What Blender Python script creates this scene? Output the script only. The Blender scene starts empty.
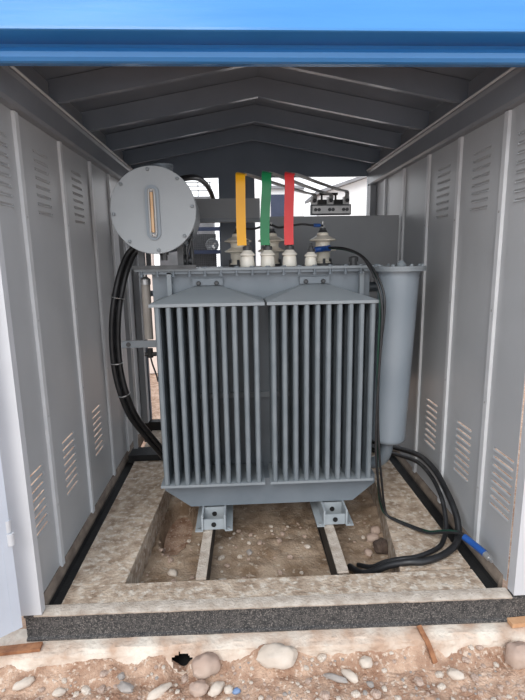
import bpy, bmesh, math, random
from mathutils import Vector, Matrix, noise
random.seed(7)
COL = bpy.context.scene.collection
PI = math.pi

# ---------------------------------------------------------------- materials
def mat(name, c1, c2=None, rough=.5, metal=0., scale=6., bump=0., bscale=60., detail=6., c3=None, s3=40., t3=(.62,.68), spec=.5, stretch=None, emit=None):
    m = bpy.data.materials.new(name); m.use_nodes = True
    nt = m.node_tree; N = nt.nodes; L = nt.links
    b = N['Principled BSDF']
    b.inputs['Roughness'].default_value = rough
    b.inputs['Metallic'].default_value = metal
    b.inputs['Specular IOR Level'].default_value = spec
    c2 = c2 or c1
    tc = N.new('ShaderNodeTexCoord'); mp = N.new('ShaderNodeMapping')
    L.new(tc.outputs['Object'], mp.inputs['Vector'])
    if stretch: mp.inputs['Scale'].default_value = stretch
    n = N.new('ShaderNodeTexNoise'); n.inputs['Scale'].default_value = scale; n.inputs['Detail'].default_value = detail
    L.new(mp.outputs[0], n.inputs['Vector'])
    r = N.new('ShaderNodeValToRGB')
    r.color_ramp.elements[0].position = .35; r.color_ramp.elements[0].color = (*c1, 1)
    r.color_ramp.elements[1].position = .65; r.color_ramp.elements[1].color = (*c2, 1)
    L.new(n.outputs['Fac'], r.inputs['Fac'])
    out = r.outputs['Color']
    if c3:
        n3 = N.new('ShaderNodeTexNoise'); n3.inputs['Scale'].default_value = s3; n3.inputs['Detail'].default_value = 4
        L.new(mp.outputs[0], n3.inputs['Vector'])
        r3 = N.new('ShaderNodeValToRGB')
        r3.color_ramp.elements[0].position = t3[0]; r3.color_ramp.elements[0].color = (0,0,0,1)
        r3.color_ramp.elements[1].position = t3[1]; r3.color_ramp.elements[1].color = (1,1,1,1)
        L.new(n3.outputs['Fac'], r3.inputs['Fac'])
        mx = N.new('ShaderNodeMixRGB'); L.new(r3.outputs['Color'], mx.inputs['Fac'])
        L.new(out, mx.inputs['Color1']); mx.inputs['Color2'].default_value = (*c3, 1)
        out = mx.outputs['Color']
    L.new(out, b.inputs['Base Color'])
    if bump:
        nb = N.new('ShaderNodeTexNoise'); nb.inputs['Scale'].default_value = bscale; nb.inputs['Detail'].default_value = 5
        L.new(mp.outputs[0], nb.inputs['Vector'])
        bp = N.new('ShaderNodeBump'); bp.inputs['Strength'].default_value = bump; bp.inputs['Distance'].default_value = .01
        L.new(nb.outputs['Fac'], bp.inputs['Height']); L.new(bp.outputs[0], b.inputs['Normal'])
    return m

M = {}
M['wall']   = mat('grey_sheet_paint', (.37,.38,.393), (.41,.42,.433), .36, 0, 2.5, .06, 9)
M['seam']   = mat('pale_grey_seam_paint', (.52,.53,.545), (.57,.58,.595), .4, 0, 10)
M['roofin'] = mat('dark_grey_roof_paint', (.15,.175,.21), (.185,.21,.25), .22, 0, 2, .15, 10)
M['header'] = mat('header_rail_paint', (.175,.188,.21), (.205,.218,.24), .3, 0, 4)
M['post']   = mat('white_grey_door_paint', (.50,.51,.535), (.55,.56,.585), .4, 0, 3)
M['doorblue'] = mat('pale_blue_grey_door_paint', (.44,.48,.55), (.50,.54,.61), .4, 0, 3)
M['trafo']  = mat('blue_grey_transformer_paint', (.135,.160,.185), (.165,.19,.215), .36, 0, 5, .05, 30)
M['fin']    = mat('radiator_paint', (.135,.160,.180), (.17,.195,.215), .34, 0, 8, .05, 40)
M['light']  = mat('light_grey_paint', (.20,.225,.245), (.235,.26,.28), .42, 0, 4, .05, 30)
M['cover']  = mat('drum_cover_paint', (.29,.315,.335), (.325,.35,.37), .4, 0, 4, .05, 30)
M['foot']   = mat('foot_paint', (.28,.31,.33), (.33,.36,.38), .5, 0, 12)
M['filter'] = mat('filter_vessel_paint', (.195,.23,.265), (.23,.265,.30), .33, 0, 3)
M['blue']   = mat('gloss_blue_paint', (.035,.19,.47), (.05,.22,.52), .25, 0, 1.5, .08, 4, stretch=(1,1,8))
M['bluedk'] = mat('blue_fascia_underside_paint', (.04,.13,.34), (.05,.16,.38), .3, 0, 2)
M['black']  = mat('black_steel_and_hole_shade', (.006,.006,.007), (.016,.015,.014), .6, 0, 12, .2, 90)  # steel paint, also the painted shade in the kerb cavity and bolt holes
M['beam']   = mat('speckled_black_steel', (.02,.02,.022), (.075,.07,.066), .75, 0, 60, .5, 160, c3=(.20,.18,.165), s3=170, t3=(.52,.66))
M['rust']   = mat('rust', (.19,.075,.035), (.33,.15,.07), .9, 0, 30, .4, 80)
M['sill']   = mat('brown_dusty_sill', (.13,.10,.08), (.24,.19,.15), .7, 0, 14, .2, 80)
M['conc']   = mat('dusty_concrete', (.28,.20,.14), (.53,.425,.33), .95, 0, 16, 1., 70, detail=12, c3=(.60,.53,.45), s3=34, t3=(.5,.68))
M['dustst'] = mat('dust_covered_steel', (.38,.31,.25), (.56,.49,.42), .9, 0, 18, .8, 90, c3=(.16,.13,.11), s3=60, t3=(.66,.74))
M['kerb']   = mat('pale_cement_kerb', (.46,.32,.235), (.68,.60,.51), .95, 0, 9, .7, 60, detail=10)
M['dirt']   = mat('red_brown_dirt', (.29,.16,.10), (.55,.375,.27), 1., 0, 13, 1., 110, detail=15, c3=(.62,.49,.39), s3=60, t3=(.55,.68))
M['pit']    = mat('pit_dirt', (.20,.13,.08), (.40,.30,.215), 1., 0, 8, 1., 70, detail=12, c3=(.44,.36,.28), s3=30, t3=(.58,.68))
M['porc']   = mat('white_porcelain', (.74,.70,.61), (.80,.76,.68), .22)
M['porct']  = mat('cream_porcelain', (.72,.66,.55), (.78,.72,.61), .25)
M['yellow'] = mat('yellow_paint', (.88,.42,.01), (.92,.46,.015), .35)
M['green']  = mat('green_paint', (.01,.20,.07), (.015,.24,.085), .3)
M['red']    = mat('red_paint', (.72,.035,.04), (.78,.05,.055), .4)
M['alu']    = mat('dull_aluminium', (.42,.42,.42), (.50,.49,.48), .45, .5, 20)
M['zinc']   = mat('zinc_plated_steel', (.42,.42,.42), (.52,.52,.52), .35, .7, 20)
M['dark']   = mat('dark_grey_metal', (.05,.052,.055), (.075,.077,.08), .45, .3, 20)
M['rubber'] = mat('black_cable_sheath', (.010,.010,.011), (.02,.02,.022), .42, 0, 20)
M['tapeb']  = mat('blue_tape', (.012,.065,.27), (.016,.09,.33), .4)
M['tapeg']  = mat('green_tape', (.003,.030,.020), (.005,.045,.028), .4)
M['amber']  = mat('amber_gauge_tube', (.55,.33,.17), (.66,.46,.28), .2)
M['panel']  = mat('mounting_board_grey', (.27,.277,.287), (.30,.307,.317), .45, 0, 3)
M['navy']   = mat('navy_steel', (.02,.03,.065), (.03,.04,.08), .5)
M['mesh']   = mat('mesh_guard_grey', (.09,.095,.10), (.13,.13,.14), .6)
M['tube']   = mat('taupe_tube', (.30,.27,.24), (.36,.33,.30), .5)
M['white']  = mat('white_plaster', (.74,.74,.74), (.82,.82,.82), .9, 0, 2)
M['tan']    = mat('pinkish_plaster', (.62,.52,.46), (.72,.62,.56), .95, 0, 2)
M['roofb']  = mat('grey_roof_sheet', (.20,.20,.21), (.26,.26,.27), .7)
M['stone1'] = mat('pale_stone', (.44,.36,.29), (.66,.58,.50), .9, 0, 3, .3, 60)
M['stone2'] = mat('grey_stone', (.25,.22,.20), (.37,.33,.30), .9, 0, 14, .3, 60)
M['stone3'] = mat('pinkish_brown_stone', (.33,.22,.17), (.50,.39,.32), .9, 0, 3, .3, 60)
M['soil']   = mat('dark_moist_soil', (.07,.045,.035), (.12,.085,.065), 1., 0, 20, 1., 90)
M['blueb']  = mat('blue_stone', (.12,.20,.36), (.22,.30,.46), .8, 0, 30)

# ---------------------------------------------------------------- helpers
def props(o, label=None, cat=None, group=None, kind=None):
    if label: o['label'] = label
    if cat: o['category'] = cat
    if group: o['group'] = group
    if kind: o['kind'] = kind
    return o
def obj(name, bm, m, parent=None, smooth=False, label=None, cat=None, group=None, kind=None, origin=None, bev=0):
    if bev:
        bmesh.ops.bevel(bm, geom=[e for e in bm.edges if len(e.link_faces) == 2 and e.calc_face_angle(0) > .6], offset=bev, segments=2, affect='EDGES', clamp_overlap=True)
    bmesh.ops.recalc_face_normals(bm, faces=bm.faces)
    me = bpy.data.meshes.new(name)
    if origin is None and parent is None:
        xs = [v.co for v in bm.verts]
        origin = Vector([(min(c[i] for c in xs)+max(c[i] for c in xs))/2 for i in range(2)] + [min(c[2] for c in xs)])
    pw = Vector((0,0,0)); q = parent
    while q: pw += q.location; q = q.parent
    if parent is not None: origin = pw
    bmesh.ops.translate(bm, vec=-Vector(origin), verts=bm.verts)
    bm.to_mesh(me); bm.free()
    if smooth:
        for p in me.polygons: p.use_smooth = True
        try: me.set_sharp_from_angle(angle=math.radians(38))
        except Exception: pass
    me.materials.append(m)
    o = bpy.data.objects.new(name, me); COL.objects.link(o)
    if parent is None: o.location = origin
    else: o.parent = parent
    return props(o, label, cat, group, kind)
def empty(name, loc, label, cat, group=None, kind=None):
    o = bpy.data.objects.new(name, None); COL.objects.link(o); o.location = loc; o.empty_display_size = .1
    return props(o, label, cat, group, kind)
def B(): return bmesh.new()
def skew(bm):
    # the threshold is not quite square to the side walls: its right end stands a little forward
    for v in bm.verts: v.co.y -= .034*(v.co.x+.93)/2.1*max(0, min(1, (2.10-v.co.y)/.14))
    return bm
def box(bm, x0, x1, y0, y1, z0, z1, mtx=None):
    vs = [bm.verts.new((x, y, z)) for z in (z0, z1) for y in (y0, y1) for x in (x0, x1)]
    for f in ((0,2,3,1),(4,5,7,6),(0,1,5,4),(2,6,7,3),(0,4,6,2),(1,3,7,5)): bm.faces.new([vs[i] for i in f])
    if mtx:
        for v in vs: v.co = mtx @ v.co
    return bm
def prism(bm, pts, axis, a, b):
    def mk(p, t):
        if axis == 'z': return (p[0], p[1], t)
        if axis == 'y': return (p[0], t, p[1])
        return (t, p[0], p[1])
    A = [bm.verts.new(mk(p, a)) for p in pts]; C = [bm.verts.new(mk(p, b)) for p in pts]
    bm.faces.new(A); bm.faces.new(C[::-1])
    n = len(pts)
    for i in range(n): bm.faces.new((A[i], C[i], C[(i+1)%n], A[(i+1)%n]))
    return bm
def lathe(bm, prof, base, axis=(0,0,1), seg=28):
    """prof: list of (r, h) along the axis; closed with caps"""
    q = Vector((0,0,1)).rotation_difference(Vector(axis).normalized())
    rings = []
    for r, h in prof:
        rings.append([bm.verts.new(Vector(base) + q @ Vector((max(r,1e-4)*math.cos(2*PI*k/seg), max(r,1e-4)*math.sin(2*PI*k/seg), h))) for k in range(seg)])
    for a, b in zip(rings, rings[1:]):
        for k in range(seg): bm.faces.new((a[k], a[(k+1)%seg], b[(k+1)%seg], b[k]))
    bm.faces.new(rings[0][::-1]); bm.faces.new(rings[-1])
    return bm
def cyl(bm, p0, p1, r, seg=20, r1=None):
    d = Vector(p1)-Vector(p0)
    return lathe(bm, [(r,0),(r if r1 is None else r1, d.length)], p0, d, seg)
def spline(pts, n=8):
    P = [Vector(p) for p in pts]; P = [2*P[0]-P[1]] + P + [2*P[-1]-P[-2]]
    out = []
    for i in range(1, len(P)-2):
        a, b, c, d = P[i-1:i+3]
        for k in range(n):
            t = k/n
            out.append(.5*((2*b)+(c-a)*t+(2*a-5*b+4*c-d)*t*t+(3*b-a-3*c+d)*t**3))
    out.append(P[-2]); return out
def sweep(bm, pts, section, up=None, n=8, closed_section=True):
    """sweep a 2D section along a smooth path"""
    path = spline(pts, n) if n > 1 else [Vector(p) for p in pts]
    t0 = (path[1]-path[0]).normalized()
    u = Vector(up) if up else (Vector((0,0,1)) if abs(t0.z) < .9 else Vector((1,0,0)))
    u = (u - t0*u.dot(t0)).normalized()
    rings = []; prev = t0
    for i, p in enumerate(path):
        t = (path[min(i+1,len(path)-1)]-path[max(i-1,0)]).normalized()
        q = prev.rotation_difference(t); u = q @ u; u = (u - t*u.dot(t)).normalized(); prev = t
        w = t.cross(u)
        rings.append([bm.verts.new(p + u*a + w*b) for a, b in section])
    m = len(section)
    for a, b in zip(rings, rings[1:]):
        for k in range(m): bm.faces.new((a[k], a[(k+1)%m], b[(k+1)%m], b[k]))
    bm.faces.new(rings[0][::-1]); bm.faces.new(rings[-1])
    return bm
def circ(r, seg=12): return [(r*math.cos(2*PI*k/seg), r*math.sin(2*PI*k/seg)) for k in range(seg)]
def tube(bm, pts, r, n=8, seg=12): return sweep(bm, pts, circ(r, seg), None, n)

# ---------------------------------------------------------------- sizes of the kiosk (metres; floor level 0)
XL, XR = -.92, 1.20
YF, YB = 1.85, 4.30

# ---------------------------------------------------------------- ground outside
def hgt(x, y):
    h = noise.noise(Vector((x*3, y*3, 0)))*.022 + noise.noise(Vector((x*11, y*11, 3)))*.012 + noise.noise(Vector((x*26, y*26, 7)))*.009 + abs(noise.noise(Vector((x*55, y*55, 9))))*.008
    return h
def grid_mesh(x0, x1, y0, y1, nx, ny, zf, skip=None):
    bm = B(); vs = [[bm.verts.new((x0+(x1-x0)*i/nx, y0+(y1-y0)*j/ny, 0)) for i in range(nx+1)] for j in range(ny+1)]
    for r in vs:
        for v in r: v.co.z = zf(v.co.x, v.co.y)
    for j in range(ny):
        for i in range(nx):
            if skip and skip((vs[j][i].co.x+vs[j+1][i+1].co.x)/2, (vs[j][i].co.y+vs[j+1][i+1].co.y)/2): continue
            bm.faces.new((vs[j][i], vs[j][i+1], vs[j+1][i+1], vs[j+1][i]))
    return bm
GZ = -.228
def front_z(x, y):
    edge = max(0, min(1, (1.86-y)/.5))
    hd = -.07*max(0, 1-math.hypot((x+.285)/.08, (y-1.76)/.10))
    return hd + GZ + hgt(x, y)*min(1, edge*5+.35) + max(0, 1-(abs(y-1.765)/.09))*.056*(1+.6*noise.noise(Vector((x*5,0,0))))
obj('ground', grid_mesh(-2.0, 2.3, 1.15, 1.86, 620, 130, front_z, lambda x, y: y > 1.772 and abs(x+.285) < .062), M['dirt'], smooth=True, kind='structure', label='bare reddish dirt in front of the kiosk')
def pitz(x, y): return -.165 + hgt(x, y)*.9 - .16*max(0, min(1, (1.15-math.hypot((x+.43)/.09, (y-2.78)/.27))*4))  # hollow at the left is added to make that spot fall dark
def far_z(x, y): return -.26 + .02*noise.noise(Vector((x, y, 0))) + (.5*max(0, min(1, (y-7)/4)))*0
obj('ground', grid_mesh(-9, 9, -5, 13, 60, 60, far_z), M['dirt'], smooth=True, kind='structure', label='bare dirt around and behind the kiosk')
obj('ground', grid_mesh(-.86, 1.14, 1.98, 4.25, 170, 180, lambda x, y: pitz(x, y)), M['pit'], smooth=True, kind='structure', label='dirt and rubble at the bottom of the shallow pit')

# ---------------------------------------------------------------- floor slabs (concrete ring) and kerb
bm = B()
prism(bm, [(-.835,2.03),(-.58,2.03),(-.53,2.95),(-.53,3.44),(-.835,3.44)], 'z', -.2, -.004)
prism(bm, [(.755,2.03),(1.105,2.03),(1.105,3.44),(.93,3.44),(.885,2.85)], 'z', -.2, -.004)
bmx = obj('floor', bm, M['conc'], kind='structure', bev=.006, label='dusty concrete strips left and right of the pit')
bm = B(); box(bm, -.835, 1.105, 1.905, 2.028, -.2, -.005)
obj('floor', skew(bm), M['conc'], kind='structure', bev=.005, label='dusty concrete strip along the front threshold')
bm = B(); box(bm, -.835, 1.125, 3.68, 4.18, -.2, -.03)
obj('floor', bm, M['conc'], kind='structure', bev=.005, label='concrete at the back of the kiosk')

def kerb():
    bm = B(); nx = 500
    prof = [(1.92,-.135),(1.80,-.137),(1.775,-.150),(1.765,-.18),(1.755,-.215),(1.74,-.26)]
    fine = []
    for a, b in zip(prof, prof[1:]):
        for j in range(4): fine.append((a[0]+(b[0]-a[0])*j/4, a[1]+(b[1]-a[1])*j/4))
    prof = fine+[prof[-1]]
    rows = []
    for i in range(nx+1):
        x = -1.35 + 3.0*i/nx; r = []
        for k, (y, z) in enumerate(prof):
            w = noise.noise(Vector((x*6, k*.18, 1)))*.013 + noise.noise(Vector((x*25, k*.5, 5)))*.006
            r.append(bm.verts.new((x, y - (w if k > 0 else 0), z + w*.35)))
        rows.append(r)
    hole = lambda x, z: ((x+.283)/.040)**2 + ((z+.190)/.036)**2 < 1 + .8*noise.noise(Vector((x*70, z*70, 0)))
    for a, b in zip(rows, rows[1:]):
        for k in range(len(prof)-1):
            c = (a[k].co+b[k+1].co)/2
            if k >= 8 and hole(c.x, c.z): continue
            bm.faces.new((a[k], a[k+1], b[k+1], b[k]))
    return bm
obj('trim_1', skew(kerb()), M['kerb'], kind='structure', smooth=True, label='pale cement kerb under the threshold beam')
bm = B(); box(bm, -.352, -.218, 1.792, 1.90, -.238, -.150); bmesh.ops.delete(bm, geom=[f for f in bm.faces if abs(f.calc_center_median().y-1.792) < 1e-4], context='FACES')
obj('trim_2', skew(bm), M['black'], kind='structure', label='cavity broken into the cement kerb, its shade painted black')  # box behind the hole, coloured black to stand in for its shade

# ---------------------------------------------------------------- steel base frame
bf = empty('base_frame', (.14, YF, 0), 'black speckled steel channel frame bolted around the kiosk floor', 'steel frame')
def channel_front(bm, x0, x1, y, z0, z1, d=.055, t=.008):
    prism(bm, [(y,z0),(y+d,z0),(y+d,z0+t),(y+t+.012,z0+t),(y+t+.012,z1-t),(y+d,z1-t),(y+d,z1),(y,z1),(y,z1-t),(y+.012,z1-t-.004),(y+.012,z0+t+.004),(y,z0+t)], 'x', x0, x1)
bm = B(); channel_front(bm, -.975, 1.36, YF-.005, -.134, -.009)
obj('threshold_beam', skew(bm), M['beam'], bf, label='speckled black front beam')
bm = B()
nx = 180; top = [[None]*6 for _ in range(nx+1)]
for i in range(nx+1):
    x = -.93+2.12*i/nx
    w = .003*noise.noise(Vector((x*30,0,0)))+.004*noise.noise(Vector((x*7,2,0)))
    for k, (y, z) in enumerate(((YF-.007+w,-.012),(YF-.010+w,-.004+w*.3),(YF,.0),(YF+.03,.001),(YF+.052,-.001),(YF+.054,-.009))):
        top[i][k] = bm.verts.new((x, y, z))
for i in range(nx):
    for k in range(5): bm.faces.new((top[i][k], top[i][k+1], top[i+1][k+1], top[i+1][k]))
obj('dusty_top_flange', skew(bm), M['dustst'], bf, smooth=True, label='dust covered top edge of the front beam')
bm = B(); prism(bm, [(-.896,-.012),(-.888,-.03),(-.846,-.03),(-.844,-.012),(-.838,-.012),(-.838,-.085),(-.896,-.085)], 'y', 1.905, 3.53)
obj('side_channel', bm, M['black'], bf)
bm = B(); prism(bm, [(1.176,-.012),(1.168,-.03),(1.120,-.03),(1.118,-.012),(1.108,-.012),(1.108,-.085),(1.176,-.085)], 'y', 1.905, 3.53)
obj('side_channel', bm, M['black'], bf)
for s, x in ((1, XL), (-1, XR)):
    bm = B(); prism(bm, [(x,.035),(x+s*.006,.035),(x+s*.020,.0),(x+s*.022,-.09),(x,-.09)], 'y', 1.905, 4.18)
    obj('sill_angle', bm, M['sill'], bf, label='brown dusty sill angle')
bm = B(); box(bm, -.885, 1.165, 3.46, 3.475, -.12, .030); box(bm, -.885, 1.165, 3.455, 3.62, .030, .038)
obj('cross_beam', bm, M['black'], bf)
bm = B(); box(bm, XL, XR, 4.20, YB-.02, -.15, .045)
obj('rear_beam', bm, M['black'], bf)
for x in (-.60, .30):
    bm = B(); lathe(bm, [(.007,0),(.007,.004),(.003,.006)], (x, YF+.007, -.05), (0,-1,0), 10); obj('bolt_head', bm, M['sill'], bf)

# two bearing rails over the pit
def rail(x0, x1, xb0, xb1, side, label):
    r = empty('bearing_rail', ((x0+x1)/2, 1.91, 0), label, 'steel rail')
    bm = B(); prism(bm, [(x0,2.035),(x1,2.035),(xb1,3.43),(xb0,3.43)], 'z', -.012, 0.0)
    obj('top_flange', bm, M['dustst'], r, label='dusty pale top flange')
    bm = B()
    if side > 0: prism(bm, [(x1-.008,2.035),(x1,2.035),(xb1,3.43),(xb1-.008,3.43)], 'z', -.125, -.012); box(bm, x1-.03, x1-.002, 2.035, 3.4, -.14, -.126)
    else: prism(bm, [(x0,2.035),(x0+.008,2.035),(xb0+.008,3.43),(xb0,3.43)], 'z', -.125, -.012); box(bm, x0+.002, x0+.03, 2.035, 3.4, -.14, -.126)
    obj('web', bm, M['black'], r)
rail(-.245, -.195, -.215, -.165, 1, 'dusty steel rail crossing the pit under the left foot of the transformer')
rail(.445, .50, .465, .52, -1, 'dusty steel rail crossing the pit under the right foot of the transformer')

# ---------------------------------------------------------------- side walls with pressed panels and louvres
def slotted_panel(x, s, y0, y1, z0, z1, groups):
    """sheet in the plane x; s = +1 when the room is towards +x.  groups: (ya, yb, za, zb, n) louvre stacks"""
    bm = B(); t = .003
    xa, xb = (x-t, x) if s > 0 else (x, x+t)
    groups = sorted(groups, key=lambda g: g[2]); z = z0
    for ya, yb, za, zb, n in groups:
        box(bm, xa, xb, y0, y1, z, za); z = zb
        box(bm, xa, xb, y0, ya, za, zb); box(bm, xa, xb, yb, y1, za, zb)
        p = (zb-za)/n; g2 = .0052 if za < 1 else .004
        for k in range(n):
            c = za+(k+.5)*p
            box(bm, xa, xb, ya, yb, c+g2, c+p-g2 if k < n-1 else zb)
            if k == 0: box(bm, xa, xb, ya, yb, za, c-g2)
            # hood: rises outwards and down from the slot's top edge
            dr = 0 if za < 1 else .012
            h = [(x,c+g2+.001),(x-s*.004,c+g2+.003),(x-s*.018,c-.003-dr),(x-s*.018,c-.005-dr),(x-s*.003,c+g2)]
            prism(bm, [(h_[0], h_[1]) for h_ in h], 'y', ya, yb)
            for ye in (ya, yb): prism(bm, [(x-s*.001,c+g2+.001),(x-s*.018,c-.003-dr),(x-s*.001,c-g2-.002)], 'y', ye-.001, ye+.001)
            # pressed lip on the room side that catches light
            prism(bm, [(x+s*.0006,c-g2),(x+s*.0050,c-g2-.004),(x+s*.0050,c-g2-.006),(x+s*.0006,c-g2-.006)], 'y', ya+.004, yb-.004)
    box(bm, xa, xb, y0, y1, z, z1)
    return bm
def side_wall(name, x, s, seams, label):
    w = B()
    xi = x+s*.055
    zt = 2.27
    prism(w, [(x-s*.004,2.125),(x+s*.038,2.125),(x+s*.05,2.137),(x+s*.05,2.228),(x+s*.062,2.24),(x+s*.062,2.262),(x+s*.03,2.262),(x+s*.03,zt+.085),(x-s*.004,zt+.08)], 'y', YF+.02, YB-.03)
    root = obj(name, w, M['header'], kind='structure', label=label, origin=(x, 3.0, 0))
    bm = B(); sweep(bm, [(x+s*.066, YF+.03, 2.252), (x+s*.066, 3, 2.252), (x+s*.066, YB-.05, 2.252)], circ(.006, 8), None, 2)
    obj('header_lip', bm, M['seam'], root)
    for i in range(len(seams)-1):
        y0, y1 = seams[i], seams[i+1]
        g = []
        if i < 3:
            wd = .085; c = (y0+y1)/2 - .005 if i else y1-.17
            g = [(c-wd, c+wd, .30, .62, 8), (c-wd, c+wd, 1.72, 2.03, 8)]
        obj('wall_panel', slotted_panel(x, s, y0+.001, y1-.001, .022, 2.125, g), M['wall'], root)
        if i:
            bm = B()
            prism(bm, [(x,y0-.018),(x+s*.010,y0-.014),(x+s*.016,y0),(x+s*.010,y0+.014),(x,y0+.018)] if False else [(x+s*.0005,y0-.022),(x+s*.015,y0-.019),(x+s*.015,y0+.012),(x+s*.0005,y0+.015)], 'z', .028, 2.122)
            obj('seam_strip', bm, M['seam'], root, label='pale raised seam between wall panels')
            bm = B()
            for z in (.35, .8, 1.25, 1.7): lathe(bm, [(.006,0),(.006,.002),(.002,.004)], (x+s*.014, y0, z), (s,0,0), 8)
            obj('rivet', bm, M['zinc'], root)
    return root
side_wall('wall_left', XL, 1, [YF+.03, 2.15, 2.65, 3.15, 3.58, 3.95, YB-.05], 'grey sheet metal side wall with louvres on the left')
side_wall('wall_right', XR, -1, [YF+.03, 2.155, 2.60, 3.02, 3.46, 3.90, YB-.05], 'grey sheet metal side wall with louvres on the right')

# corner and intermediate posts
def post(name, x0, x1, y0, y1, z0, z1, m, label):
    bm = B(); box(bm, x0, x1, y0, y1, z0, z1); return obj(name, bm, m, kind='structure', bev=.003, label=label)
post('trim_3', -.985, -.893, YF-.012, YF+.028, 0.002, 2.20, M['post'], 'pale grey front corner post on the left')
post('trim_4', 1.197, 1.30, YF-.040, YF+.010, 0.002, 2.20, M['post'], 'pale grey front corner post on the right')
post('trim_5', XL+.004, XL+.055, YB-.14, YB-.045, .05, 2.12, M['panel'], 'dark back corner post on the left')
post('trim_6', XR-.055, XR-.004, YB-.14, YB-.045, .05, 2.12, M['panel'], 'dark back corner post on the right')

# back wall: header, middle double post, open lights between
bw = B()
box(bw, XL, XR, YB-.04, YB, 2.205, 2.33)
prism(bw, [(XL,2.33),(XR,2.33),(XR,2.36),(.14,2.57),(XL,2.36)], 'y', YB-.03, YB-.01)
box(bw, -.155, .155, YB-.04, YB, 1.25, 2.205)
box(bw, XL, XL+.07, YB-.04, YB, .05, 2.205); box(bw, XR-.05, XR, YB-.04, YB, .05, 2.205)
box(bw, XL+.07, XR-.05, YB-.04, YB, 1.20, 1.25)
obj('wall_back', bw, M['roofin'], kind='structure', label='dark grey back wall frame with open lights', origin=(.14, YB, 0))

# roof: two sloping sheets, rafters following the slope
def ridge(z, x): return z - abs(x-.14)*.185
cl = B()
for x0, x1 in ((-1.30,.14),(.14,1.58)):
    a, b = ridge(2.56,x0), ridge(2.56,x1)
    prism(cl, [(x0,a),(x1,b),(x1,b+.02),(x0,a+.02)], 'y', 1.83, YB+.15)
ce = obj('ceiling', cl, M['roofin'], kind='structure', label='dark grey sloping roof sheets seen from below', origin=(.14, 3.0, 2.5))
RY = [2.0, 2.5, 3.0, 3.5, 4.0]
for y in RY:
    bm = B()
    prism(bm, [(XL+.01, ridge(2.45,XL)),(.14,2.45),(XR-.01, ridge(2.45,XR)),(XR-.01, ridge(2.558,XR)),(.14,2.558),(XL+.01, ridge(2.558,XL))], 'y', y, y+.03)
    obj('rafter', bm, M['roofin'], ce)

# blue fascia
bm = B()
prof = [(1.84,2.62),(1.722,2.256),(1.7215,2.248),(1.728,2.2455),(1.838,2.250),(1.838,2.240),(1.816,2.231),(1.804,2.214),(1.806,2.198),(1.816,2.188),(1.83,2.186),(1.90,2.203),(1.90,2.222),(1.862,2.225),(1.862,2.27),(1.90,2.62)]
prism(bm, prof, 'x', -1.55, 1.85)
obj('trim_7', bm, M['blue'], kind='structure', label='glossy blue folded metal roof fascia over the opening')

# opened door leaves
def door(name, hinge, ang, width, label, mirror=1):
    mt = Matrix.Translation(Vector(hinge)) @ Matrix.Rotation(ang, 4, 'Z')
    bm = B(); box(bm, .03, width, 0, .032, .0, 2.13, mt)
    d = obj(name, bm, M['doorblue'], kind='structure', bev=.004, label=label, origin=hinge)
    bm = B(); box(bm, .0, .035, -.014*mirror, .034, .0, 2.13, mt)
    obj('edge_strip', bm, M['doorblue'], d, bev=.003)
    bm = B(); box(bm, .065, .09, -.012, .0, .02, 2.11, mt); obj('pressed_rib', bm, M['doorblue'], d, bev=.003)
    for z in (.44, 1.6):
        h = empty('hinge', (0,0,0), None, None); h.parent = d
        bm = B(); cyl(bm, (hinge[0]+.012, hinge[1]-.022, z), (hinge[0]+.012, hinge[1]-.022, z+.05), .013, 14)
        cyl(bm, (hinge[0]+.020, hinge[1]-.026, z-.055), (hinge[0]+.020, hinge[1]-.026, z-.004), .014, 14)
        bpy.data.objects.remove(h)
        obj('hinge', bm, M['post'], d, smooth=True)
    return d
door('door_1', (-.968, 1.800, 0), math.radians(180+40), .62, 'pale blue grey steel door leaf folded open at the left edge')
door('door_2', (1.335, 1.815, 0), math.radians(-32), .62, 'pale grey steel door leaf folded open at the right')

# ---------------------------------------------------------------- transformer
T = empty('power_transformer', (.14, 2.95, 0), 'blue grey oil filled power transformer with two finned radiators standing on rails', 'transformer')
bm = B(); box(bm, -.49, .755, 2.715, 3.28, .24, 1.432); obj('tank', bm, M['trafo'], T, bev=.02, smooth=True)
bm = B(); prism(bm, [(-.455,.262),(.765,.262),(.765,.21),(.635,.102),(-.31,.102),(-.455,.21)], 'y', 2.53, 3.22); obj('bottom_pan', bm, M['trafo'], T, bev=.008, smooth=True)
# cover flanges
cv = B(); box(cv, -.575, .815, 2.66, 3.33, 1.449, 1.463); cover = obj('cover_plate', cv, M['light'], T, bev=.003)
cv = B(); box(cv, -.55, .79, 2.675, 3.31, 1.432, 1.4485); obj('rim_flange', cv, M['trafo'], T)
for k in range(16):
    x = -.54+k*.088
    b = B(); lathe(b, [(.011,0),(.011,.008),(.006,.008),(.006,.045),(.011,.045),(.011,.053)], (x, 2.668, 1.418), (0,0,1), 8)
    lathe(b, [(.015,0),(.015,.006)], (x, 2.668, 1.463), (0,0,1), 8)
    obj('bolt', b, M['trafo'], T)
# lugs and the horizontal stiffener
for x in (-.39, .70):
    b = B(); box(b, x-.012, x+.012, 2.675, 2.714, 1.30, 1.44); obj('lifting_lug', b, M['light'], T, bev=.003)
b = B(); box(b, -.30, .56, 2.695, 2.714, .70, .73); obj('stiffener_bar', b, M['light'], T)
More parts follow.
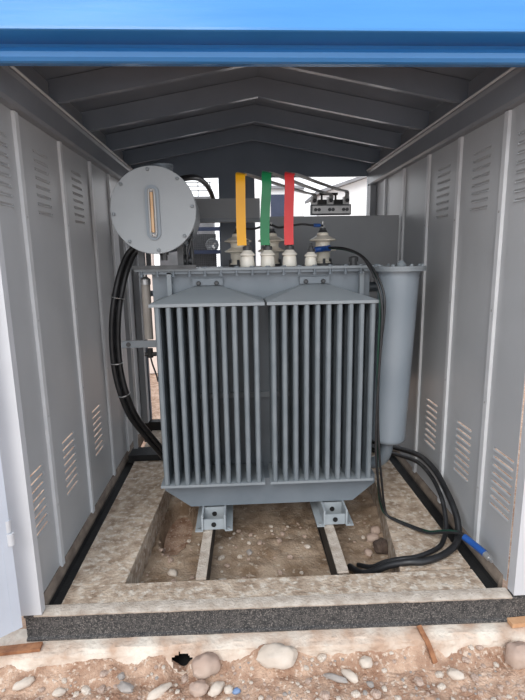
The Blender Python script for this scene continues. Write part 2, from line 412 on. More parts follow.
# radiators
def radiator(x0, x1, fa, fb, h0, h1):
    b = B()
    prism(b, [(x0,1.270),(x1,1.270),(x1,1.286),(x0,1.286)], 'y', 2.44, 2.705)
    r = obj('radiator', b, M['light'], T, label='pale radiator cover lip and fins')
    xc = (x0+x1)/2 - .008
    b = B()
    v = [b.verts.new(p) for p in ((x0,2.442,1.286),(x1,2.442,1.286),(x1,2.705,1.290),(x0,2.705,1.290),(xc-.065,2.695,1.362),(xc+.065,2.695,1.362),(xc+.065,2.712,1.362),(xc-.065,2.712,1.362))]
    for f in ((0,1,5,4),(1,2,6,5),(3,0,4,7),(4,5,6,7),(2,3,7,6),(3,2,1,0)): b.faces.new([v[i] for i in f])
    obj('header_cap', b, M['light'], r)
    b = B(); box(b, xc-.085, xc+.085, 2.69, 2.713, 1.366, 1.404); obj('mounting_plate', b, M['trafo'], r, bev=.008)
    for dx in (-.05, .05):
        b = B(); lathe(b, [(.013,0),(.013,.008),(.008,.012)], (xc+dx, 2.689, 1.378), (0,-1,0), 10); obj('bolt', b, M['dark'], r)
    b = B(); box(b, h0, h1, 2.445, 2.70, .264, .278)
    n = 10
    obj('bottom_header', b, M['light'], r, bev=.003)
    for k in range(n):
        x = fa + k*(fb-fa)/(n-1)
        b = B()
        # pressed steel plate with a rolled front channel and two oil flutes
        sec = [(x-.014,2.456),(x-.008,2.446),(x+.008,2.446),(x+.014,2.456),(x+.014,2.474),(x+.009,2.486),(x+.009,2.52),(x+.014,2.54),(x+.009,2.56),(x+.009,2.60),(x+.014,2.62),(x+.009,2.64),(x+.009,2.70),(x-.009,2.70),(x-.009,2.64),(x-.014,2.62),(x-.009,2.60),(x-.009,2.56),(x-.014,2.54),(x-.009,2.52),(x-.009,2.486),(x-.014,2.474)]
        prism(b, sec, 'z', .280, 1.268)
        obj('fin', b, M['fin'], r)
    return r
radiator(-.468, .130, -.428, .084, -.462, .118)
radiator(.142, .734, .176, .706, .148, .732)
# feet
def foot(xc, lean):
    b = B()
    box(b, xc-.105, xc-.062, 2.425, 3.0, .001, .010); box(b, xc+.062, xc+.105, 2.425, 3.0, .001, .010)
    f = obj('foot', b, M['foot'], T, bev=.002)
    b = B(); box(b, xc-.068, xc-.058, 2.425, 3.0, .011, .100); box(b, xc+.058, xc+.068, 2.425, 3.0, .011, .100)
    obj('side_web', b, M['foot'], f)
    for y, z0, z1 in ((2.435,.008,.070),(2.530,.012,.092)):
        b = B(); box(b, xc-.057, xc+.057, y, y+.008, z0, z1)
        # plate stays solid: a raised black disc paints the hole's shade
        obj('end_plate', b, M['foot'], f, bev=.002)
        b = B(); lathe(b, [(.014,0),(.014,.004),(.010,.004),(.010,.0005)], (xc, y-.0005, (z0+z1)/2), (0,-1,0), 16)
        obj('painted_bolt_hole', b, M['black'], f)
    b = B(); box(b, xc-.057, xc+.057, 2.545, 2.95, .012, .03); obj('web_plate', b, M['foot'], f)
    for s in (-1, 1):
        b = B(); lathe(b, [(.009,0),(.009,.004)], (xc+s*.085, 2.445, .010), (0,0,1), 10); obj('bolt', b, M['zinc'], f)
foot(-.177, 0); foot(.515, 0)

# conservator drum (axis front to back)
cx, cz = -.434, 1.763
b = B(); lathe(b, [(.200,0),(.209,.01),(.209,.38),(.20,.42),(.12,.44),(.01,.445)], (cx, 2.575, cz), (0,1,0), 64)
D = obj('conservator', b, M['trafo'], T, smooth=True)
b = B(); lathe(b, [(.2185,0),(.221,.003),(.221,.020),(.209,.024)], (cx, 2.55, cz), (0,1,0), 72); obj('end_cover', b, M['cover'], D, smooth=True, label='pale grey round end cover')
for k in range(8):
    a = math.radians(92+45*k+3)
    b = B(); lathe(b, [(.0095,0),(.0095,.006),(.006,.010),(.001,.011)], (cx+.203*math.cos(a), 2.549, cz+.203*math.sin(a)), (0,-1,0), 6); obj('bolt', b, M['light'], D)
def oblong(w, h, seg=12, c=(0,0)):
    p = []
    for k in range(seg+1): a = PI*k/seg; p.append((c[0]+w*math.cos(a), c[1]+h-w+w*math.sin(a)))
    for k in range(seg+1): a = PI+PI*k/seg; p.append((c[0]+w*math.cos(a), c[1]-h+w+w*math.sin(a)))
    return p
g0 = (cx-.002, cz-.012)
b = B(); prism(b, oblong(.036,.138,12,g0), 'y', 2.541, 2.549); gauge = obj('level_gauge', b, M['filter'], D, bev=.002)
b = B(); prism(b, oblong(.021,.122,12,g0), 'y', 2.534, 2.541); obj('gauge_window', b, M['cover'], D)
b = B(); tube(b, [(g0[0]-.014,2.531,g0[1]-.10),(g0[0]-.014,2.531,g0[1]+.09),(g0[0]-.006,2.531,g0[1]+.113),(g0[0]+.006,2.531,g0[1]+.113),(g0[0]+.014,2.531,g0[1]+.09),(g0[0]+.014,2.531,g0[1]-.10),(g0[0]+.004,2.531,g0[1]-.117),(g0[0]-.006,2.531,g0[1]-.117)], .0045, 6, 8); obj('gauge_frame', b, M['alu'], D, smooth=True)
b = B(); cyl(b, (g0[0], 2.528, g0[1]-.10), (g0[0], 2.528, g0[1]+.10), .0085, 14); obj('gauge_tube', b, M['amber'], D, smooth=True, label='amber sight glass tube')
for zz in (g0[1]+.112, g0[1]-.112):
    b = B(); lathe(b, [(.008,0),(.008,.006),(.003,.009)], (g0[0], 2.534, zz), (0,-1,0), 8); obj('gauge_screw', b, M['zinc'], D)
b = B(); lathe(b, [(.056,0),(.056,.05),(.060,.05),(.060,.062),(.050,.066)], (cx+.03, 2.74, cz+.195), (0,0,1), 28); obj('filler_neck', b, M['trafo'], D, smooth=True)
b = B(); lathe(b, [(.018,0),(.018,.03),(.026,.03),(.026,.045)], (cx+.03, 2.64, cz-.255), (0,0,1), 14); obj('drain_plug', b, M['dark'], D)
# supports between cover and drum
for x in (cx-.10, cx+.115):
    b = B(); box(b, x-.016, x+.016, 2.66, 2.70, 1.464, cz-.17); obj('support_leg', b, M['dark'], T)
    b = B(); box(b, x-.012, x+.012, 2.86, 2.90, 1.464, cz-.17); obj('support_leg', b, M['dark'], T)
b = B(); tube(b, [(cx+.15,2.78,1.66),(cx+.165,2.76,1.60),(cx+.17,2.75,1.54),(cx+.17,2.75,1.465)], .012, 6, 10); tube(b, [(cx+.19,2.72,1.70),(cx+.17,2.69,1.60),(cx+.15,2.69,1.53),(cx+.145,2.70,1.465)], .006, 6, 8); obj('oil_pipe', b, M['dark'], T, smooth=True)
b = B(); box(b, cx-.15, cx+.20, 2.64, 2.66, 1.462, 1.482); obj('support_rail', b, M['dark'], T)
b = B(); lathe(b, [(.02,0),(.02,.02),(.034,.02),(.034,.05),(.02,.05),(.02,.07)], (cx+.10, 2.73, 1.50), (1,0,.1), 14); obj('gas_relay', b, M['dark'], T)

# filter vessel on the right
fx, fy = .895, 2.62
b = B(); lathe(b, [(.02,0),(.085,.004),(.100,.018),(.102,.03),(.111,.99),(.112,1.0)], (fx-.035, fy, .43), (.034,0,1), 48)
F = obj('oil_filter_vessel', b, M['filter'], T, smooth=True, label='pale blue grey cylindrical vessel')
b = B(); lathe(b, [(.142,0),(.142,.012),(.138,.0121),(.138,.0125),(.142,.0126),(.142,.026)], (fx+.002, fy, 1.43), (0,0,1), 48); obj('vessel_flange', b, M['light'], F)
for k in range(8):
    a = 2*PI*k/8+.2; b = B(); lathe(b, [(.010,0),(.010,.009),(.006,.012)], (fx+.125*math.cos(a), fy+.125*math.sin(a), 1.4565), (0,0,1), 6); obj('bolt', b, M['light'], F)
b = B(); lathe(b, [(.025,0),(.025,.014),(.012,.03)], (fx, fy-.03, 1.4565), (0,0,1), 12); obj('vent_plug', b, M['light'], F)
b = B(); tube(b, [(fx-.035,fy,.435),(fx-.038,fy,.37),(fx-.055,fy+.02,.31),(fx-.10,fy+.05,.27),(fx-.14,fy+.10,.26)], .036, 6, 18); obj('elbow_pipe', b, M['trafo'], F, smooth=True)
b = B(); tube(b, [(fx,fy+.1,1.30),(fx-.03,fy+.2,1.33),(fx-.12,fy+.24,1.33),(fx-.15,fy+.24,1.33)], .03, 5, 16); obj('upper_pipe', b, M['trafo'], F, smooth=True)

# breather tube with valve on the tank's left
b = B(); cyl(b, (-.545,2.80,1.05), (-.545,2.80,1.375), .026, 20); BR = obj('breather_tube', b, M['tube'], T, smooth=True)
b = B(); lathe(b, [(.03,0),(.03,.03),(.012,.045),(.012,.06)], (-.545,2.80,1.372), (0,0,1), 14); obj('breather_cap', b, M['zinc'], BR)
b = B(); box(b, -.70, -.491, 2.765, 2.785, 1.005, 1.045); obj('breather_bracket', b, M['light'], BR, bev=.004)
b = B(); lathe(b, [(.014,0),(.014,.006)], (-.66,2.764,1.025), (0,-1,0), 10); obj('bracket_washer', b, M['dark'], BR)
b = B(); cyl(b, (-.535,2.76,.945), (-.535,2.76,1.0), .017, 12); cyl(b, (-.565,2.76,.965), (-.50,2.76,.965), .013, 12); obj('drain_valve', b, M['black'], BR)
b = B(); tube(b, [(-.535,2.76,.95),(-.525,2.76,.90),(-.505,2.75,.84),(-.495,2.74,.80)], .005, 5, 8); obj('sensor_wire', b, M['rubber'], BR)

# bushings
def bushing_hv(x, y, name_label):
    s = .88
    prof = [(.050,0),(.050,.02),(.042,.024),(.042,.045),(.047,.052),(.047,.075),(.050,.082),(.083,.088),(.085,.094),(.050,.112),(.045,.118),(.045,.138),(.050,.144),(.082,.150),(.084,.156),(.052,.172),(.036,.182),(.034,.196),(.028,.2)]
    b = B(); lathe(b, prof, (x, y, 1.464), (0,0,1), 36); h = obj('high_voltage_bushing', b, M['porct'], T, smooth=True, label=name_label)
    b = B(); lathe(b, [(.026,0),(.028,.006),(.020,.016),(.020,.026)], (x, y, 1.664), (0,0,1), 20); obj('terminal_cap', b, M['dark'], h)
    b = B(); lathe(b, [(.008,0),(.008,.008),(.014,.008),(.014,.018),(.007,.018),(.007,.04)], (x, y, 1.690), (0,0,1), 8); obj('stud', b, M['zinc'], h)
    b = B(); lathe(b, [(.062,0),(.062,.010),(.05,.012)], (x, y, 1.465), (0,0,1), 24); obj('clamp_ring', b, M['dark'], h)
    for k in range(3):
        a = 2*PI*k/3+.5; b = B(); cyl(b, (x+.062*math.cos(a), y+.062*math.sin(a), 1.476), (x+.062*math.cos(a), y+.062*math.sin(a), 1.505), .008, 8); obj('clamp_bolt', b, M['dark'], h)
for x, l in ((.000,'cream ribbed insulator behind yellow bar'),(.207,'cream ribbed insulator between green and red bars'),(.527,'cream ribbed insulator on the right')): bushing_hv(x, 2.98, l)
def bushing_lv(x, y, s, label):
    prof = [(.041,0),(.043,.004),(.038,.054),(.034,.059),(.037,.061),(.045,.065),(.045,.071),(.027,.090),(.023,.094)]
    b = B(); lathe(b, [(r*s, h*s) for r, h in prof], (x, y, 1.464), (0,0,1), 32); h = obj('low_voltage_bushing', b, M['porc'], T, smooth=True, label=label)
    b = B(); lathe(b, [(.024*s,0),(.026*s,.004),(.026*s,.02*s),(.016*s,.022*s),(.016*s,.036*s),(.010*s,.04*s),(.010*s,.058*s)], (x, y, 1.464+.094*s), (0,0,1), 10); obj('terminal_stud', b, M['dark'], h)
for x, l in ((.052,'white insulator under yellow bar'),(.170,'white insulator under green bar'),(.297,'white insulator under red bar')): bushing_lv(x, 2.77, 1.0, l)
bushing_lv(.421, 2.77, .84, 'small white neutral insulator')
b = B(); lathe(b, [(.02,0),(.02,.02),(.028,.02),(.028,.045),(.015,.05)], (.665, 2.74, 1.464), (0,0,1), 12); obj('thermometer_pocket', b, M['dark'], T)

# ---------------------------------------------------------------- phase bars
def rect(w, t): return [(-w/2,-t/2),(w/2,-t/2),(w/2,t/2),(-w/2,t/2)]
def phase_bar(cname, x, xb, m, lean, target, zt):
    zt -= .018
    up = [(xb, 2.742, 1.585),(xb-.002, 2.738, 1.66),(xb+lean*.4-.002, 2.735, 1.78),(xb+lean, 2.736, 1.90),(xb+lean, 2.742, 1.952),(xb+lean+.002, 2.756, zt),(xb+lean+.012, 2.785, zt+.008)]
    b = B(); sweep(b, up, rect(.053,.010), (1,0,0), 6)
    r = obj('phase_busbar', b, m, label='%s painted flat busbar rising from the %s white insulator' % cname, cat='busbar', group=None)
    b = B(); box(b, xb-.02, xb+.012+abs(x-xb), 2.748, 2.79, 1.588, 1.606); obj('clamp_lug', b, M['dark'], r)
    e = Vector(up[-1])
    b = B(); t = Vector(target); d = t-e
    sweep(b, [e, e+d*.12+Vector((0,0,.004)), e+d*.5, e+d*.86, t+Vector((0,-.01,-.0)), t+Vector((0,-.008,-.05))], rect(.028,.010), (1,0,0), 6)
    obj('bare_bar', b, M['alu'], r, label='bare grey metal run to the terminal block')
    return r
phase_bar(('yellow','leftmost'), .052, .022, M['yellow'], .0, (.547,3.44,1.945), 1.990)
phase_bar(('green','middle'), .170, .155, M['green'], .012, (.663,3.44,1.945), 1.995)
phase_bar(('red','rightmost'), .297, .291, M['red'], .004, (.775,3.44,1.965), 1.990)

# ---------------------------------------------------------------- mounting board and terminal block behind the tank
mb = empty('mounting_board', (.45, 3.52, 1.45), 'wide dark grey sheet board across the kiosk behind the transformer', 'board')
b = B(); box(b, .165, XR-.02, 3.50, 3.53, .60, 1.808); obj('main_sheet', b, M['panel'], mb, bev=.003)
b = B(); box(b, -.62, .163, 3.50, 3.53, 1.772, 1.937); obj('side_sheet', b, M['panel'], mb, bev=.003)
b = B(); box(b, -.62, .163, 3.485, 3.50, 1.775, 1.800); obj('folded_edge', b, M['header'], mb)
for xa_, xb_ in ((XR-.06, XR-.022),(-.86,-.83)):
    b = B(); box(b, xa_, xb_, 3.535, 3.57, .06, 1.8); obj('side_stile', b, M['panel'], mb)
tb = empty('terminal_block', (.665, 3.46, 1.81), 'three pole terminal block with bolted lugs on top of the grey board', 'terminal block')
b = B(); box(b, .525, .810, 3.44, 3.499, 1.812, 1.882); obj('base', b, M['dark'], tb, bev=.004)
b = B(); box(b, .533, .803, 3.434, 3.44, 1.820, 1.872); obj('face_plate', b, M['alu'], tb, bev=.002)
for x in (.555,.580,.655,.680,.755,.780):
    b = B(); lathe(b, [(.012,0),(.012,.006),(.006,.006),(.006,.014)], (x, 3.434, 1.846), (0,-1,0), 10); obj('bolt', b, M['dark'], tb)
for x in (.547,.663,.778):
    b = B(); box(b, x-.021, x+.021, 3.445, 3.485, 1.884, 1.935); l = obj('lug', b, M['alu'], tb, bev=.003)
    b = B(); lathe(b, [(.013,0),(.013,.008),(.006,.012)], (x, 3.426, 1.907), (0,-1,0), 10); obj('lug_bolt', b, M['dark'], l)
for x in (.605,.720):
    b = B(); box(b, x-.030, x+.030, 3.44, 3.495, 1.884, 1.915); obj('insulating_barrier', b, M['black'], tb, bev=.004)
b = B(); box(b, .59, .72, 3.47, 3.495, 1.95, 1.965); box(b, .60,.612,3.475,3.49,1.916,1.95); box(b, .70,.712,3.475,3.49,1.916,1.95); obj('bridge_bar', b, M['black'], tb)

# ---------------------------------------------------------------- cables
def cable(name, pts, r, m, label, cat='cable', n=8, group=None):
    b = B(); tube(b, pts, r, n, 14); return obj(name, b, m, smooth=True, label=label, cat=cat, group=group)
LC = [(-.56,2.98,1.74),(-.585,2.96,1.62),(-.655,2.95,1.54),(-.705,2.90,1.40),(-.745,2.88,1.22),(-.765,2.88,1.033),(-.762,2.88,.843),(-.738,2.89,.685),(-.702,2.95,.515),(-.641,3.05,.350),(-.572,3.15,.185),(-.50,3.25,.02),(-.40,3.35,-.08)]
def off(l, dx, dy, dz=0): return [(x+dx, y+dy, z+dz) for x, y, z in l]
c1 = cable('power_cable', off(LC,-.022,-.0), .017, M['rubber'], 'thick black cable hanging on the left behind the drum, outermost of its bundle')
c2 = cable('power_cable', off(LC,.014,.012), .017, M['rubber'], 'thick black cable hanging on the left behind the drum, nearest the transformer in its bundle')
c3 = cable('power_cable', off(LC,-.004,.045), .015, M['rubber'], 'thick black cable at the back of the three hanging left of the transformer')
sp = spline(LC, 8)
def tie(p, t, r):
    b = B(); q = Vector(t).normalized(); u = q.orthogonal().normalized(); w = q.cross(u)
    ring = [Vector(p)+ (u*math.cos(2*PI*k/24)+w*math.sin(2*PI*k/24))*r for k in range(25)]
    tube(b, ring, .0035, 1, 6); return b
for i in (29, 46, 56):
    p = sp[i]; t = sp[i+1]-sp[i-1]
    obj('cable_tie', tie(p+Vector((-.004,.012,0)), t, .038), M['zinc'], c1, label='pale cable tie')
HL = [(1.10,3.05,.0),(1.155,3.0,.03),(1.165,2.86,.085),(1.155,2.66,.085),(1.145,2.50,.08),(1.125,2.33,.06),(1.085,2.23,.035),(1.0,2.13,.028),(.884,2.065,.026),(.76,2.055,.018),(.70,2.10,-.03),(.63,2.18,-.09),(.56,2.26,-.125),(.50,2.36,-.14)]
cable('power_cable', [(.70,3.40,.16),(.86,3.36,.16),(1.0,3.22,.165),(1.09,3.05,.19),(1.155,2.84,.225),(1.157,2.60,.232),(1.155,2.46,.195),(1.154,2.36,.155),(1.150,2.28,.105),(1.130,2.215,.055),(1.085,2.155,.030),(.995,2.095,.020),(.884,2.055,.018),(.80,2.055,.018),(.72,2.09,-.02),(.65,2.13,-.08),(.60,2.17,-.115),(.560,2.26,-.14)], .0175, M['rubber'], 'thick black cable looping over the concrete on the right and dropping into the pit')
cable('power_cable', [(.70,3.36,.12),(.86,3.31,.12),(.99,3.18,.13),(1.075,2.99,.165),(1.128,2.80,.198),(1.131,2.60,.20),(1.127,2.46,.165),(1.121,2.385,.12),(1.106,2.32,.075),(1.080,2.26,.035),(1.02,2.18,.015),(.93,2.125,.014),(.85,2.095,.014),(.78,2.09,.012),(.71,2.13,-.03),(.66,2.18,-.09),(.61,2.27,-.14)], .0125, M['rubber'], 'black cable running inside the thick looped one on the right concrete')
SB = [(.500,2.915,1.560),(.539,2.84,1.568),(.606,2.72,1.558),(.667,2.60,1.52),(.707,2.50,1.44),(.733,2.43,1.338),(.738,2.405,1.235),(.732,2.40,1.076),(.726,2.40,.858),(.728,2.40,.632),(.738,2.405,.42),(.77,2.45,.22),(.805,2.50,.08),(.828,2.49,.018),(.870,2.44,.010),(.929,2.376,.010),(1.0,2.283,.025),(1.045,2.22,.065),(1.09,2.14,.108),(1.125,2.08,.098)]
for k, (dx, dy, r, l, m) in enumerate(((0,0,.0065,'thin black lead arching from the right cream insulator down beside the vessel, front strand','rubber'),(.013,.010,.0065,'thin black lead arching from the right cream insulator down beside the vessel, rear strand','rubber'),(.003,.022,.006,'thin dark green lead twisted among the black ones beside the vessel','tapeg'))):
    ph = k*2.1; pts = [(x+dx+.006*math.sin(i*1.1+ph), y+dy, z-.002*k) for i,(x,y,z) in enumerate(SB)]
    c = cable('control_cable', pts, r, M[m], l)
    if k == 0:
        b = B(); tube(b, [(1.108,2.11,.106),(1.128,2.06,.10),(1.146,2.0,.096),(1.150,1.985,.094)], .017, 6, 14); obj('blue_tape_wrap', b, M['tapeb'], c, smooth=True, label='blue taped cable end')
        b = B(); cyl(b, (1.150,1.985,.094), (1.156,1.955,.090), .015, 16); cyl(b, (1.156,1.957,.090),(1.158,1.935,.087), .009, 12); obj('bare_cable_end', b, M['zinc'], c, smooth=True, label='shiny metal cable end')
        b = B(); tube(b, [(.463,2.90,1.555),(.485,2.905,1.560),(.515,2.90,1.562),(.545,2.85,1.566)], .017, 6, 14); obj('blue_tape_wrap', b, M['tapeb'], c, smooth=True)
cable('jumper_cable', [(-.008,2.98,1.705),(.04,2.955,1.692),(.10,2.95,1.690),(.16,2.96,1.706),(.205,2.965,1.712)], .0065, M['rubber'], 'black jumper lead between the two left cream insulators behind the yellow bar')
jc = cable('jumper_cable', [(.21,2.965,1.712),(.25,2.95,1.695),(.31,2.94,1.702),(.39,2.94,1.712),(.46,2.95,1.706),(.525,2.965,1.704)], .0065, M['rubber'], 'black jumper lead reaching to the right cream insulator behind the red bar')
b = B(); tube(b, [(.465,2.95,1.706),(.482,2.952,1.705),(.505,2.958,1.705)], .011, 4, 10); obj('blue_tape_wrap', b, M['tapeb'], jc, smooth=True)
cable('rubber_hose', [(-.40,2.93,1.955),(-.33,2.97,1.985),(-.27,3.10,2.015),(-.245,3.40,2.05),(-.215,3.75,2.05),(-.19,3.95,1.99),(-.18,3.92,1.90),(-.20,3.80,1.84),(-.24,3.62,1.82)], .018, M['rubber'], 'black hose curving away behind the drum towards the back light', 'hose')

# ---------------------------------------------------------------- things beyond the back wall
fr = empty('equipment_frame', (-.24, 5.3, -.25), 'dark blue steel frame with mesh guard and fan behind the kiosk', 'equipment frame')
for x in (-.62, -.165, .15):
    b = B(); box(b, x-.035 if x > -.5 else x-.02, x+.035 if x > -.5 else x+.02, 5.28, 5.33, -.25, 1.87); obj('post', b, M['navy'], fr)
for z in (1.845, 1.60, 1.0):
    b = B(); box(b, -.60, -.20, 5.285, 5.32, z-.02, z+.02); obj('rail', b, M['navy'], fr)
b = B(); box(b, -.128, .113, 5.30, 5.33, .5, 1.85); obj('side_plate', b, M['navy'], fr)
b = B()
for k in range(19): box(b, -.595+k*.0205, -.592+k*.0205, 5.34, 5.344, .9, 1.82)
for k in range(44): box(b, -.6, -.22, 5.345, 5.349, .9+k*.0205, .903+k*.0205)
obj('mesh_guard', b, M['mesh'], fr)
b = B(); box(b, -.60, -.25, 5.45, 5.55, .5, 1.80); obj('housing', b, M['dark'], fr)
b = B(); lathe(b, [(.07,0),(.075,.01),(.060,.012),(.055,.004)], (-.29, 5.44, 1.68), (0,-1,0), 24); fan = obj('fan_ring', b, M['zinc'], fr)
for k in range(5):
    a = 2*PI*k/5; b = B(); mt = Matrix.Translation((-.29,5.428,1.68)) @ Matrix.Rotation(a,4,'Y') @ Matrix.Rotation(.4,4,'X')
    box(b, -.012, .012, -.002, .002, .008, .050, mt); obj('fan_blade', b, M['zinc'], fan)

h = empty('white_building', (2.2, 8.2, -.25), 'white walled building with sloping grey roof behind the right light', 'building')
b = B(); prism(b, [(1.36,-.25),(4.5,-.25),(4.5,3.3),(2.45,2.90),(1.36,2.55)], 'y', 8.0, 8.3); obj('wall', b, M['white'], h)
b = B(); prism(b, [(1.28,2.53),(2.45,2.905),(4.5,3.31),(4.5,3.36),(2.45,2.955),(1.28,2.58)], 'y', 7.85, 9.2); obj('roof', b, M['roofb'], h)
h = empty('pale_building', (.6, 9.2, -.25), 'far pale building with a dark blue door between the green and red bars', 'building')
b = B(); box(b, .2, 1.24, 9.0, 10.5, -.25, 3.15); obj('wall', b, M['white'], h)
b = B(); box(b, .62, .88, 8.96, 9.0, 1.6, 2.68); obj('door', b, M['navy'], h)
b = B(); box(b, .55, 1.24, 8.93, 9.0, 2.78, 2.83); obj('awning', b, M['roofb'], h)
h = empty('boundary_building', (-1.2, 8.2, -.25), 'grey block with a railing on top seen through the left back light', 'building')
b = B(); box(b, -1.3, -.40, 8.0, 8.6, -.25, 2.535); obj('wall', b, M['mesh'], h)
b = B()
for z in (2.62, 2.69, 2.75): box(b, -1.3, -.40, 8.0, 8.015, z, z+.012)
for k in range(5): box(b, -1.2+k*.19, -1.188+k*.19, 8.0, 8.015, 2.535, 2.76)
obj('railing', b, M['mesh'], h)
b = B(); box(b, -4.6, -1.32, 7.4, 7.6, -.25, 1.9); obj('garden_wall', b, M['tan'], label='long pinkish plastered wall standing behind the kiosk on the left', cat='wall')

# ---------------------------------------------------------------- stones
def stone_mesh(sx, sy, sz, seed, sub=3, rough=.16):
    b = B(); bmesh.ops.create_icosphere(b, subdivisions=sub, radius=1)
    for v in b.verts:
        n = v.co.normalized(); k = 1 + rough*noise.noise(n*1.6+Vector((seed,0,0)))*1.6 + .05*noise.noise(n*5+Vector((seed,3,0)))
        if abs(n.z) > .72: k *= .93
        v.co = Vector((n.x*sx*k, n.y*sy*k, n.z*sz*k))
    return b
def stone(x, y, z, sx, sy, sz, rot, m, label, seed, cat='stone', group=None, name='stone', sub=3):
    b = stone_mesh(sx, sy, sz, seed, sub); b.transform(Matrix.Rotation(rot, 4, 'Z'))
    o = obj(name, b, M[m], smooth=True, origin=(0,0,0), label=label, cat=cat, group=group)
    o.location = (x, y, z); return o
gz = lambda x, y: front_z(x, y)
big = [
 (-.183,1.715,.062,.042,.052,.2,'stone3','rounded greyish pink boulder lying against the hole in the kerb'),
 (.122,1.715,.082,.045,.052,-.05,'stone1','large smooth white boulder lying against the kerb in the middle'),
 (-.135,1.645,.036,.022,.024,.7,'stone1','cream oval stone just in front of the pinkish boulder'),
 (-.085,1.635,.020,.017,.015,0,'stone1','small cream stone beside the tiny blue one'),
 (-.052,1.628,.017,.012,.012,.3,'blueb','small blue stone in the dirt'),
 (-.505,1.655,.038,.020,.018,-.5,'stone2','flat dark grey stone lying left of centre in the dirt'),
 (-.365,1.640,.050,.018,.018,.6,'stone1','long pale slanting stone in the dirt left of the boulders'),
 (-.205,1.640,.040,.030,.028,.1,'stone3','broad brownish stone below the pinkish boulder'),
 (.425,1.670,.038,.020,.020,-.8,'stone1','cream egg shaped stone right of the white boulder'),
 (.360,1.655,.050,.014,.014,-.4,'stone2','flat dark slate piece right of the white boulder'),
 (.500,1.700,.030,.024,.022,.4,'stone1','pale blunt stone left of the rusty bar'),
 (.865,1.640,.034,.022,.020,-.5,'stone1','white stone alone in the dirt towards the right'),
 (1.16,1.685,.060,.045,.060,.2,'stone3','big reddish brown rock at the right edge of the dirt'),
 (-.78,1.670,.026,.018,.016,.2,'stone1','pale stone in the dirt at the far left'),
 (-.93,1.700,.044,.018,.020,.5,'stone1','long pale rock at the left edge below the open door'),
]
for i, (x, y, sx, sy, sz, rot, m, l) in enumerate(big):
    stone(x, y, gz(x, y)+sz*.55, sx, sy, sz, rot, m, l, i*3.7+1)
taken = [(b[0], b[1], b[2]) for b in big] + [(.79,1.77,.09),(-.93,1.77,.1)]
n = 0; tries = 0
kinds = ['stone1','stone1','stone3','stone3','stone3','stone2']
protos = {}
while n < 280 and tries < 9000:
    tries += 1
    y = random.uniform(1.50, 1.735); x = random.uniform(-1.15, 1.25)*(y/1.75)+.04
    r = random.choice([.005,.006,.007,.008,.010,.012,.016,.021])*random.uniform(.8,1.3)
    if any((x-a)**2+(y-b)**2 < (c+r)**2 for a, b, c in taken): continue
    taken.append((x, y, r)); n += 1
    sh = random.uniform(.6,1.); k = random.choice(kinds)
    key = (k, random.randrange(4))
    if key not in protos:
        b = stone_mesh(1, .8, .62, hash(key[1])*5.1+len(protos)*3.3, 2, .22)
        o = obj('pebble', b, M[k], smooth=True, origin=(0,0,0)); protos[key] = o
    else:
        o = protos[key].copy(); COL.objects.link(o)
    o.scale = (r, r, r); o.rotation_euler = (0, 0, random.uniform(0, 6.28)); o.location = (x, y, gz(x, y)+r*.18)
    lab = {'stone1':'small pale pebble lying loose in the dirt in front of the kerb','stone3':'small reddish pebble lying loose in the dirt in front of the kerb','stone2':'small grey pebble lying loose in the dirt in front of the kerb'}[k]
    grp = {'stone1':'pale pebbles in front of the kerb','stone3':'reddish pebbles in front of the kerb','stone2':'grey pebbles in front of the kerb'}[k]
    props(o, lab, 'pebble', grp)
# pit stones
pz = pitz
pitbig = [(.760,2.52,.040,.032,.030,'stone3','brown rounded stone in the pit right of the right foot'),(.800,2.60,.034,.03,.026,'stone3','upper tan stone against the right concrete side of the pit'),(.70,2.40,.028,.024,.020,'stone3','tan stone in the pit close to the right rail'),(-.40,2.30,.030,.022,.018,'stone1','pale stone in the pit left of the left rail'),(-.13,2.22,.024,.020,.018,'stone1','pale stone in the pit just right of the left rail'),(-.34,2.18,.022,.018,.015,'stone1','small pale stone in the pit near the front strip on the left'),(.02,2.45,.026,.016,.013,'stone2','dark stone in the middle of the pit'),(.36,2.46,.020,.015,.013,'stone1','pale stone in the pit just left of the right rail')]
tk = [(.56,2.30,.12)]
for i, (x, y, sx, sy, sz, m, l) in enumerate(pitbig):
    stone(x, y, pz(x, y)+sz*.5, sx, sy, sz, i*.8, m, l, 70+i*2.3); tk.append((x, y, sx))
stone(.790, 2.42, pz(.79,2.42)+.030, .055, .050, .042, .3, 'soil', 'dark clod of moist soil in the pit under the looped cable', 9.9, 'soil clod', None, 'soil_clod') if 'soil' in M else None
n = 0; protos = {}
while n < 110:
    x = random.uniform(-.56, .86); y = random.uniform(2.06, 2.75); r = random.choice([.006,.008,.010,.013,.018])*random.uniform(.8,1.2)
    if x > .74+(y-2.03)*.13-.03: continue
    if -.27 < x < -.15 or .42 < x < .54: continue
    if any((x-a)**2+(y-b)**2 < (c+r)**2 for a, b, c in tk): continue
    tk.append((x, y, r)); n += 1
    k = random.choice(['stone1','stone3','stone3'])
    key = (k, random.randrange(3))
    if key not in protos:
        o = obj('pebble', stone_mesh(1, .8, .62, 40+len(protos)*3.3, 2, .22), M[k], smooth=True, origin=(0,0,0)); protos[key] = o
    else: o = protos[key].copy(); COL.objects.link(o)
    o.scale = (r, r, r); o.rotation_euler = (0, 0, random.uniform(0, 6.28)); o.location = (x, y, pz(x, y)+r*.28)
    if k == 'stone1': props(o, 'small pale pebble lying in the pit under the transformer', 'pebble', 'pale pebbles in the pit')
    else: props(o, 'small brown pebble lying in the pit under the transformer', 'pebble', 'brown pebbles in the pit')
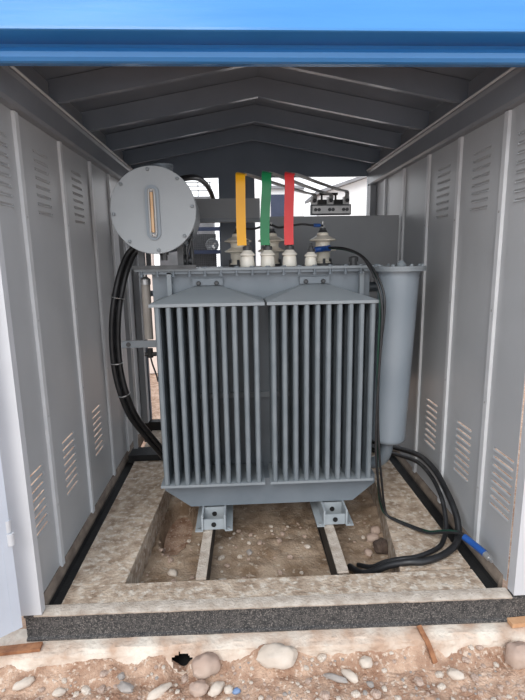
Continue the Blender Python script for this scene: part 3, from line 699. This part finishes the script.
# rusty scraps
b = B(); sweep(b, [(.765,1.80,-.118),(.772,1.765,-.132),(.783,1.735,gz(.783,1.735)+.030),(.80,1.69,gz(.80,1.69)+.012)], rect(.022,.006), (1,0,0), 5)
obj('rusty_strip', b, M['rust'], label='thin rusty steel strip sticking out from under the front beam', cat='metal scrap')
b = B(); box(b, -.09, .09, -.02, .02, 0, .014, Matrix.Translation((-.985,1.80,-.135)) @ Matrix.Rotation(.08,4,'Z')); obj('rusty_plate', b, M['rust'], label='flat rusty plate lying at the foot of the left post', cat='metal scrap', bev=.002)
b = B(); box(b, -.09, .09, -.02, .02, 0, .020, Matrix.Translation((1.27,1.80,-.135)) @ Matrix.Rotation(.05,4,'Z')); obj('wooden_offcut', b, mat('orange_wood', (.50,.27,.14), (.60,.36,.20), .8, 0, 20), label='orange brown wooden offcut lying at the foot of the right post', cat='wood offcut', bev=.002)

# ---------------------------------------------------------------- light
w = bpy.data.worlds.new('World'); bpy.context.scene.world = w; w.use_nodes = True
nt = w.node_tree; bg = nt.nodes['Background']
tc = nt.nodes.new('ShaderNodeTexCoord'); sx = nt.nodes.new('ShaderNodeSeparateXYZ'); rp = nt.nodes.new('ShaderNodeValToRGB')
nt.links.new(tc.outputs['Generated'], sx.inputs[0]); nt.links.new(sx.outputs['Z'], rp.inputs['Fac']); nt.links.new(rp.outputs['Color'], bg.inputs['Color'])
rp.color_ramp.elements[0].color = (.97,.98,1,1); rp.color_ramp.elements[1].color = (.72,.84,1,1)
bg.inputs['Strength'].default_value = 1.35
sd = bpy.data.lights.new('sun', 'SUN'); sd.energy = 1.3; sd.angle = math.radians(35); sd.color = (1,.96,.9)
so = bpy.data.objects.new('sun', sd); COL.objects.link(so); so.rotation_euler = (math.radians(50), 0, math.radians(-18))

# ---------------------------------------------------------------- camera
F_, P_, Y_, R_, H_ = 470, math.radians(10.8), math.radians(-2.7), math.radians(.95), 1.5
fw = Vector((math.sin(-Y_)*math.cos(P_), math.cos(Y_)*math.cos(P_), -math.sin(P_)))
rt = fw.cross(Vector((0,0,1))).normalized(); up = rt.cross(fw)
rt2 = rt*math.cos(R_) - up*math.sin(R_); up2 = up*math.cos(R_) + rt*math.sin(R_)
cd = bpy.data.cameras.new('camera'); co = bpy.data.objects.new('camera', cd); COL.objects.link(co)
m3 = Matrix((rt2, up2, -fw)).transposed(); co.matrix_world = Matrix.Translation((0,0,H_)) @ m3.to_4x4()
cd.sensor_fit = 'VERTICAL'; cd.sensor_height = 36; cd.lens = F_*36/700; cd.clip_start = .02
sc = bpy.context.scene; sc.camera = co
sc.view_settings.view_transform = 'Standard'; sc.view_settings.look = 'None'; sc.view_settings.gamma = 1; sc.view_settings.use_curve_mapping = False
sc.view_settings.exposure = 0.45
